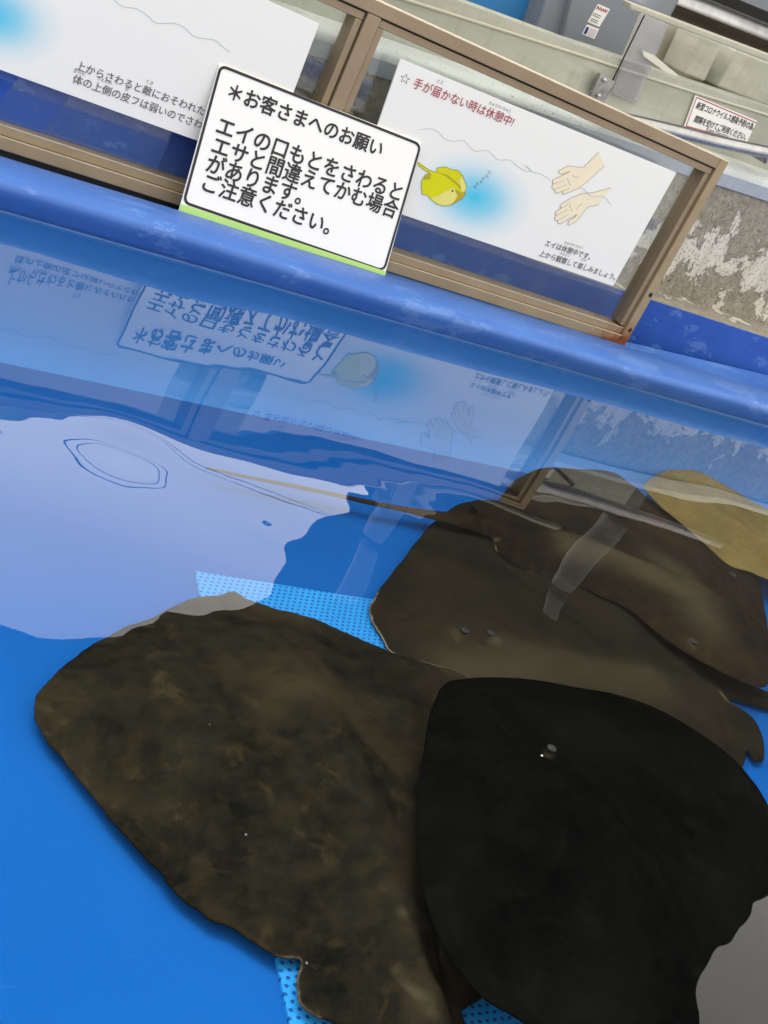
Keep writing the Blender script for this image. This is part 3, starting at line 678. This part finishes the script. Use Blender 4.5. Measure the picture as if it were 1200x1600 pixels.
# handrails
PH = PT.off(-1.0)
bm = bmesh.new(); add_tube(bm, [PH.at(984, -25), PH.at(1000, -18), PH.at(1100, 20), PH.at(1200, 60), PH.at(1420, 150)], .0425, 24)
hr = thing('handrail', PH.at(1100, 20), 'thick polished steel handrail along the tank top in the upper right corner', 'handrail')
bmlink('tube', bm, M['steel'], hr, smooth=True)
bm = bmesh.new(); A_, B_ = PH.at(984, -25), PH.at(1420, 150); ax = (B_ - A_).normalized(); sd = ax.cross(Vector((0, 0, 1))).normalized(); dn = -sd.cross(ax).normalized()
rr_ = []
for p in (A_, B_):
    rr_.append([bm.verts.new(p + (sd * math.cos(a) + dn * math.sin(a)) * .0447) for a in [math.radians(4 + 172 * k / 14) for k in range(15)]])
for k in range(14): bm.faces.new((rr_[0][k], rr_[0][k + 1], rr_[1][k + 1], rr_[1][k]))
bmlink('underside_shade', bm, M['under'], hr, smooth=True)  # added half sleeve paints the tube's lower side as dark as its reflection
PQ = PC.off(.01)
lp = [PQ.at(*p) for p in ((950, 181), (1000, 192), (1060, 206), (1120, 221), (1200, 238), (1320, 262), (1500, 300))]
hr = thing('handrail', lp[3], 'thin steel handrail emerging behind the frame below the red bordered sign', 'handrail')
bm = bmesh.new(); add_tube(bm, smooth_path(lp, 4), .0145, 20); bmlink('tube', bm, M['steel'], hr, smooth=True)
bm = bmesh.new(); a = PQ.at(1196, 252); add_tube(bm, [PQ.at(1199, 240), a, a - PQ.n * .10], .006, 10); bmlink('stay', bm, M['steel2'], hr, smooth=True)
bm = bmesh.new(); add_prism(bm, [PT.off(-1.3).at(*p) for p in ((1040, -20), (1300, 88), (1300, 60), (1040, -48))], PT.n, .04, bevel=.004)
tag(bmlink('dark_strip', bm, M['black']), 'dark rubber strip running above the thick handrail', 'strip')
bm = bmesh.new(); add_prism(bm, [PT.off(-1.7).at(*p) for p in ((1000, 60), (1400, 200), (1400, -120), (1000, -200))], PT.n, .04, bevel=.004)
tag(bmlink('deck_panel', bm, M['greybox']), 'grey deck panel in the far upper right corner', 'panel')

# ------------------------------------------------------------------ hall wall and canopy that the water mirrors
hall = thing('hall_building', (10, 5, -.62), 'dark hall building right of the pool, mirrored in the water', 'building')
bm = bmesh.new(); add_prism(bm, [(7.5, 8.2, 4.83), (10.2, 3.7, 4.83), (10.5, 1.1, 4.83), (18, .2, 4.83), (18, 18, 4.83), (7.7, 18, 4.83)], (0, 0, 1), 5.45); bmlink('wall', bm, M['hall'], hall)
unseen_canopy = thing('unseen_canopy', (3.5, 3, 4.8), 'unseen dark canopy roof above the pool, its wavy edge shaped to outline the mirrored white sky', 'unseen_canopy')
ce = [(2.61, 4.88), (2.86, 4.73), (3.20, 4.70), (3.53, 4.82), (3.89, 5.06), (4.33, 5.11), (4.59, 5.20), (4.95, 5.34), (5.30, 5.67), (5.53, 6.09), (5.89, 6.55), (6.28, 6.94), (6.57, 7.20), (6.77, 7.53), (7.03, 8.04)]  # edge points laid out to give the mirrored white patch its outline
cr = [(8.69, 2.15), (8.07, 1.92), (7.71, 1.70), (7.51, 1.54), (7.36, 1.38), (7.22, 1.18), (7.07, 1.04), (6.87, 0.87)]
outl = [(-1.3, 5.0), (1.6, 4.9)] + ce + [(11.6, 9.4), (11.6, 3.4)] + cr + [(6.6, .3), (4.5, .8), (2.0, .8), (-1.3, .8)]  # unseen roof widened left and forward to keep sun off the floor
bm = bmesh.new(); add_prism(bm, [(x, y, 4.86) for x, y in outl], (0, 0, 1), .06); bmlink('unseen_roof_sheet', bm, M['roof'], unseen_canopy)
for x, y, r_ in ((-1.2, 4.85, .05), (11.0, 3.5, .06)):
    bm = bmesh.new(); add_tube(bm, [(x, y, -.62), (x, y, 4.8)], r_, 16); bmlink('post', bm, M['post'], unseen_canopy, smooth=True)  # posts of the unseen roof
for x, y, h, r_, mm, lab in ((3.55, 1.2, 1.64, .062, 'post', 'thick grey upright pipe, bent to give a rippled reflection in the water over the rays'), (2.48, 1.2, 1.64, .06, 'greybox', 'thinner grey upright pipe, added unseen to mirror a faint band left of the rays')):
    up = thing('upright_pipe', (x, y, -.62), lab, 'pipe')
    amp = .022 if x > 3 else .012
    bend = lambda z_: amp * math.sin((z_ - .9) * 9.5) * min(1, max(0, (z_ - .8) * 4)) - .05 * max(0, z_ - 1.0)  # bends put the rippled reflection into the shape; second pipe is added
    bm = bmesh.new(); add_tube(bm, [(x + bend(-.62 + (h + .62) * k / 40), y, -.62 + (h + .62) * k / 40) for k in range(41)], [r_ * (1 if k < 34 else 1 - .05 * (k - 33)) for k in range(41)], 20); bmlink('tube', bm, M[mm], up, smooth=True); x += bend(h); r_ *= .62
    bm = bmesh.new(); add_tube(bm, [(x, y, h), (x, y, h + .01), (x, y, h + .03)], [r_ * 1.1, r_ * 1.1, r_ * .5], 20); bmlink('cap', bm, M['black'], up, smooth=True)
for k, (dz, dx) in enumerate(((0, 0), (.055, .0))):
    pts = []
    for i in range(41):
        s = i / 40; x = -2 + 7.2 * s; pts.append((x, 5 + dx, 3.17 + dz + .18 * (x - 2.17) + .006 * (x - 3) ** 2))
    bm = bmesh.new(); add_tube(bm, pts, .0038, 6); tag(bmlink('overhead_cable', bm, M['cable'], smooth=True), 'thin grey cable crossing the white sky mirrored in the water, %s one' % ('lower' if k == 0 else 'upper'), 'cable', 'cables in the sky')

# ------------------------------------------------------------------ drain mat on the pool floor
A = onz(305, 892, -.196); U = onz(585, 937, -.196) - A; U.normalize(); V = (onz(430, 1490, -.196) - A).normalized()
bm = bmesh.new(); add_prism(bm, [A, A + V * .85, A + V * .85 + U * .50, A + U * .50], (0, 0, 1), .004)
mt = bmlink('drain_mat', bm, M['mat'], origin=A, recalc=True)
tag(mt, 'light blue perforated plastic panel on the pool floor under the rays', 'drain panel')

# ------------------------------------------------------------------ rays
def polydist(P, poly, closed=True):
    """distance of points P (n,2) to a polyline"""
    a = np.asarray(poly, float); b = np.roll(a, -1, 0) if closed else a[1:]
    if not closed: a = a[:-1]
    best = np.full(len(P), 1e9)
    for p, q in zip(a, b):
        d = q - p; L = d @ d + 1e-12; tt = np.clip(((P - p) @ d) / L, 0, 1)
        best = np.minimum(best, np.hypot(*(P - (p + tt[:, None] * d)).T))
    return best
def inside(P, poly):
    a = np.asarray(poly, float); b = np.roll(a, -1, 0); r = np.zeros(len(P), bool)
    for p, q in zip(a, b):
        c = ((p[1] > P[:, 1]) != (q[1] > P[:, 1]))
        with np.errstate(divide='ignore', invalid='ignore'):
            xx = (q[0] - p[0]) * (P[:, 1] - p[1]) / (q[1] - p[1] + 1e-15) + p[0]
        r ^= c & (P[:, 0] < xx)
    return r
def vnoise(P, s, seed):
    rng = np.random.default_rng(seed); out = np.zeros(len(P))
    for _ in range(10):
        a = rng.uniform(0, math.tau); k = s * rng.uniform(.6, 1.5); out += np.sin((P[:, 0] * math.cos(a) + P[:, 1] * math.sin(a)) * k + rng.uniform(0, 9))
    return out / 4
def make_ray(name, outline, z, mat, label, thick=.035, width=.07, ridges=(), margin=(), pale=(), tilt=(0, 0), seed=1, frill=.0011, step=.0058):
    q = [onz(x, y, z) for x, y in outline]
    piv = Vector((sum(p.x for p in q) / len(q), sum(p.y for p in q) / len(q), z)); pn = Vector((-tilt[0], -tilt[1], 1)).normalized()
    q = [onplane(x, y, piv, pn) for x, y in outline]
    q2 = smooth_closed([(p.x, p.y, 0) for p in q], 5)
    rng = random.Random(seed); poly = []
    for i, p in enumerate(q2):
        tt = (q2[(i + 1) % len(q2)] - q2[i - 1]); nn = Vector((tt.y, -tt.x, 0)).normalized() if tt.length > 1e-9 else Vector((0, 0, 0))
        p = p + nn * (frill * (math.sin(i * .9 + seed) * .5 + rng.uniform(-.5, .5))); poly.append((p.x, p.y))
    # drop near-duplicates
    pp = [poly[0]]
    for p in poly[1:]:
        if math.hypot(p[0] - pp[-1][0], p[1] - pp[-1][1]) > .0025: pp.append(p)
    poly = pp; arr = np.array(poly); c = arr.mean(0)
    lo, hi = arr.min(0), arr.max(0)
    gx, gy = np.meshgrid(np.arange(lo[0], hi[0], step), np.arange(lo[1], hi[1], step)); gx[1::2] += step / 2
    G = np.stack([gx.ravel(), gy.ravel()], 1); G = G[inside(G, poly)]; d = polydist(G, poly); G = G[d > step * .75]
    inset = []
    for i in range(len(arr)):
        tt = arr[(i + 1) % len(arr)] - arr[i - 1]; nn = np.array([-tt[1], tt[0]]) / (np.hypot(*tt) + 1e-9)
        for sgn in (1, -1):
            inset.append(arr[i] + nn * sgn * .0028)
    inset = np.array(inset); inset = inset[inside(inset, poly)]; inset = inset[polydist(inset, poly) > .0024]
    allp = [Vector(p) for p in poly] + [Vector(p) for p in G] + [Vector(p) for p in inset]
    vs, es, fs, *_ = delaunay_2d_cdt(allp, [], [list(range(len(poly)))], 1, 1e-6)
    P = np.array([(v.x, v.y) for v in vs]); d = polydist(P, poly)
    h = thick * (1 - np.exp(-(d / width) ** 1.35)) + .0015
    inn = np.clip(d / .03, 0, 1)
    h += inn * .0016 * vnoise(P, 55, seed) + inn * .004 * vnoise(P, 16, seed + 7)
    px = lambda L: [tuple(onplane(x, y, piv + Vector((0, 0, .012)), pn)[:2]) for x, y in L]
    for pts, amp, sig in ridges:
        dd = polydist(P, px(pts), False) if len(pts) > 1 else np.hypot(*(P - np.array(px(pts)[0])).T)
        h += amp * np.exp(-(dd / sig) ** 2) * np.clip(d / .01, 0, 1)
    base = z + (P - np.array(piv[:2])) @ np.array(tilt)
    n = len(P)
    top = [(x, y, b + hh) for (x, y), b, hh in zip(P, base, h)]
    bot = [(x, y, b - .003 * min(1, dd / .01)) for (x, y), b, dd in zip(P, base, d)]
    faces = [tuple(f) for f in fs]
    edge = {}
    for f in faces:
        for i in range(len(f)): edge[(f[i], f[(i + 1) % len(f)])] = 1
    sides = [(a, b) for (a, b) in edge if (b, a) not in edge]
    allf = faces + [tuple(i + n for i in f[::-1]) for f in faces] + [(b, a, a + n, b + n) for a, b in sides]
    me = bpy.data.meshes.new(name); me.from_pydata(top + bot, [], allf); me.update()
    for nm, spec, wd in (('margin', margin, .0022), ('pale', pale, None)):
        val = np.zeros(n)
        for s in spec:
            pts = px(s[0]); dd = polydist(P, pts, False) if len(pts) > 1 else np.hypot(*(P - np.array(pts[0])).T)
            if nm == 'margin': val = np.maximum(val, s[1] * (np.clip(1 - dd / .02, 0, 1) > 0) * np.clip(1 - d / .0022, 0, 1))
            else: val = np.maximum(val, s[2] * np.exp(-(dd / s[1]) ** 2))
        at = me.attributes.new(nm, 'FLOAT', 'POINT'); at.data.foreach_set('value', np.concatenate([val, val]).astype(np.float32))
    o = link(name, me, M[mat], smooth=True, origin=(c[0], c[1], z))
    tag(o, label, 'stingray', 'stingrays in the pool'); o['_z'] = z
    def surf(x, y):
        p = np.array(px([(x, y)])[0]); i = int(np.argmin(np.hypot(*(P - p).T))); return Vector(top[i])
    return o, surf
def eye(o, surf, x, y, r=.006, mat='black', name='eye', flat=.55):
    bm = bmesh.new(); p = surf(x, y); bmesh.ops.create_uvsphere(bm, u_segments=14, v_segments=9, radius=r)
    bmesh.ops.transform(bm, matrix=Matrix.Translation(p - Vector((0, 0, r * .12))) @ Matrix.Diagonal((1, 1, flat, 1)), verts=bm.verts[:])
    bmlink(name, bm, M[mat], o, smooth=True, origin=p)
M['brown_eye'] = plain('dark_brown_eye', lin(26, 24, 19), .5, 0, .5, 120, .2)
M['dull_eye'] = plain('dull_grey_eye', lin(34, 33, 30), .5, 0, .2, 120, .2)
M['lid'] = plain('pale_eye_lid', lin(190, 190, 180), .5, 0, .2, 80)

R4 = [(1008, 764), (1012, 752), (1032, 740), (1058, 729), (1078, 731), (1120, 752), (1160, 775), (1200, 798), (1260, 838), (1310, 880), (1300, 925), (1250, 920), (1200, 906), (1172, 894), (1140, 884), (1100, 850), (1060, 815), (1030, 790)]
o4, s4 = make_ray('stingray', R4, -.150, 'yellow_brown_skin', 'yellowish brown ray at the right edge of the picture, only partly in view', thick=.02, width=.05, seed=4, margin=[([(1005, 765), (1030, 740), (1060, 728)], .8)], ridges=[([(1060, 760), (1200, 860)], .006, .03)])

R2 = [(577, 961), (583, 938), (592, 923), (609, 900), (629, 876), (648, 850), (667, 828), (690, 806), (730, 785), (800, 785), (880, 810), (960, 850), (1030, 920), (1080, 985), (1112, 1042), (1160, 1066), (1200, 1082), (1260, 1105), (1330, 1131), (1330, 1139), (1260, 1123), (1200, 1109), (1155, 1096), (1130, 1096), (1165, 1114), (1184, 1135), (1193, 1164), (1192, 1188), (1178, 1190), (1168, 1172), (1160, 1196), (1140, 1212), (1100, 1235), (1000, 1250), (880, 1240), (780, 1190), (710, 1115), (660, 1050), (612, 1020), (598, 1000)]
o2, s2 = make_ray('stingray', R2, -.191, 'grey_brown_skin', 'grey brown ray in the middle with its snout pointing left and pale fin edge', thick=.024, width=.085, seed=2,
    margin=[([(577, 961), (590, 924)], .9), ([(577, 961), (598, 1000), (612, 1021)], .9), ([(612, 1021), (660, 1050)], .3)],
    pale=[([(712, 998)], .012, .2), ([(765, 1018)], .010, .3), ([(720, 1045), (1000, 1075)], .05, .18), ([(1130, 1088), (1200, 1108)], .008, .8)],
    ridges=[([(715, 1003)], -.010, .010), ([(752, 1016)], -.012, .010), ([(700, 985), (770, 1000)], .006, .03), ([(760, 1020), (900, 1050), (1100, 1080), (1200, 1096)], .010, .03), ([(1120, 1100), (1160, 1180)], -.006, .006), ([(640, 960), (700, 1010)], .003, .02)])
eye(o2, s2, 722, 994, .008, 'brown_eye'); eye(o2, s2, 760, 1008, .008, 'brown_eye')

R3 = [(1201, 1066), (1180, 1073), (1115, 1045), (1040, 1000), (985, 955), (933, 930), (880, 910), (858, 903), (845, 897), (820, 893), (795, 880), (775, 861), (768, 842), (735, 829), (683, 813), (620, 798), (560, 785), (480, 767), (400, 751), (330, 735), (330, 733), (400, 747), (480, 762), (560, 779), (640, 794), (700, 801), (742, 803), (739, 790), (745, 782), (775, 785), (784, 775), (800, 755), (825, 740), (855, 731), (890, 727), (925, 729), (955, 738), (985, 755), (1010, 778), (1040, 800), (1080, 830), (1120, 860), (1165, 889), (1181, 900), (1191, 935), (1197, 970), (1201, 1000), (1204, 1035)]
o3, s3 = make_ray('stingray', R3, -.174, 'dark_brown_skin', 'dark brown ray behind with a long thin tail reaching left across the pool', thick=.034, width=.085, seed=3, tilt=(0, -.06), frill=.001,
    margin=[([(775, 861), (795, 880), (820, 893), (845, 897)], .7), ([(560, 788), (683, 813), (766, 842)], .9), ([(330, 736), (480, 769), (560, 788)], .2)],
    pale=[([(880, 865), (960, 890), (1060, 940)], .03, .3), ([(1040, 900), (1100, 980)], .05, .25), ([(1083, 1005)], .008, .4), ([(600, 796), (780, 838)], .003, .5)],
    ridges=[([(740, 815), (900, 865), (1060, 930), (1150, 965)], .014, .030), ([(1138, 908)], .006, .012), ([(1150, 905)], -.008, .007), ([(1078, 1003)], .006, .012), ([(1094, 1012)], -.008, .007), ([(770, 800), (850, 850), (860, 900)], -.004, .010), ([(560, 783), (700, 812), (760, 824)], .004, .008)])
eye(o3, s3, 1138, 908, .008, 'brown_eye'); eye(o3, s3, 1082, 1003, .008, 'brown_eye')

R1 = [(729, 1060), (692, 1044), (650, 1032), (612, 1021), (575, 1005), (540, 990), (500, 972), (470, 962), (440, 955), (410, 946), (385, 937), (363, 925), (345, 931), (312, 934), (280, 944), (245, 963), (200, 980), (160, 1000), (120, 1025), (85, 1055), (62, 1080), (53, 1105), (58, 1132), (75, 1160), (100, 1190), (140, 1240), (180, 1290), (225, 1340), (254, 1369), (262, 1384), (290, 1410), (320, 1433), (335, 1443), (352, 1446), (382, 1463), (420, 1489), (448, 1498), (470, 1501), (466, 1520), (463, 1545), (469, 1570), (487, 1586), (520, 1599), (560, 1610), (605, 1632), (630, 1660), (665, 1740), (700, 1840), (716, 1838), (705, 1740), (700, 1660), (720, 1625), (725, 1600), (721, 1582), (752, 1559), (765, 1530), (752, 1480), (730, 1420), (728, 1350), (742, 1250), (750, 1150), (745, 1085)]
o1, s1 = make_ray('stingray', R1, -.184, 'mottled_olive_skin', 'large mottled olive brown ray in the foreground at the left', thick=.047, width=.10, seed=11, tilt=(.01, 0),
    margin=[([(672, 1037), (700, 1047), (729, 1060)], 1.0), ([(466, 1505), (463, 1545), (475, 1575)], .4)],
    pale=[([(606, 1530), (640, 1572), (664, 1604)], .0022, .3), ([(608, 1462)], .006, .25), ([(668, 1440), (690, 1500)], .004, .3)],
    ridges=[([(420, 1020), (520, 1250), (600, 1450), (640, 1560), (680, 1700)], .016, .045), ([(625, 1500), (668, 1580), (705, 1680)], .008, .016), ([(596, 1520), (640, 1578), (672, 1640)], -.006, .006), ([(690, 1490), (712, 1560), (722, 1610)], -.006, .007), ([(480, 1505), (560, 1480), (600, 1530)], -.005, .010), ([(400, 1040)], .008, .016), ([(478, 1062)], .008, .016), ([(412, 1056)], -.006, .008), ([(484, 1078)], -.006, .008), ([(470, 960), (490, 1050), (460, 1100)], -.003, .014)])

R5 = [(690, 1074), (715, 1063), (760, 1060), (820, 1062), (900, 1075), (960, 1086), (1020, 1106), (1080, 1139), (1130, 1174), (1156, 1198), (1171, 1216), (1186, 1236), (1202, 1265), (1232, 1320), (1245, 1385), (1240, 1500), (1225, 1620), (1150, 1710), (1050, 1730), (950, 1695), (870, 1635), (800, 1588), (753, 1559), (720, 1521), (690, 1475), (668, 1420), (655, 1360), (650, 1300), (652, 1240), (660, 1180), (672, 1115)]
o5, s5 = make_ray('stingray', R5, -.120, 'black_skin', 'black ray in the lower right corner lying over the others', thick=.04, width=.09, seed=8, frill=.0006, pale=[([(834, 1214)], .004, .25)],
    ridges=[([(835, 1205)], .006, .014), ([(834, 1214)], -.006, .006), ([(760, 1100), (900, 1300), (1000, 1600)], .012, .06)])
eye(o5, s5, 836, 1209, .0060, 'dull_eye'); eye(o5, s5, 828, 1217, .0016, 'lid', 'spiracle')
for o_ in (o1, o2, o3, o4, o5): del o_['_z']
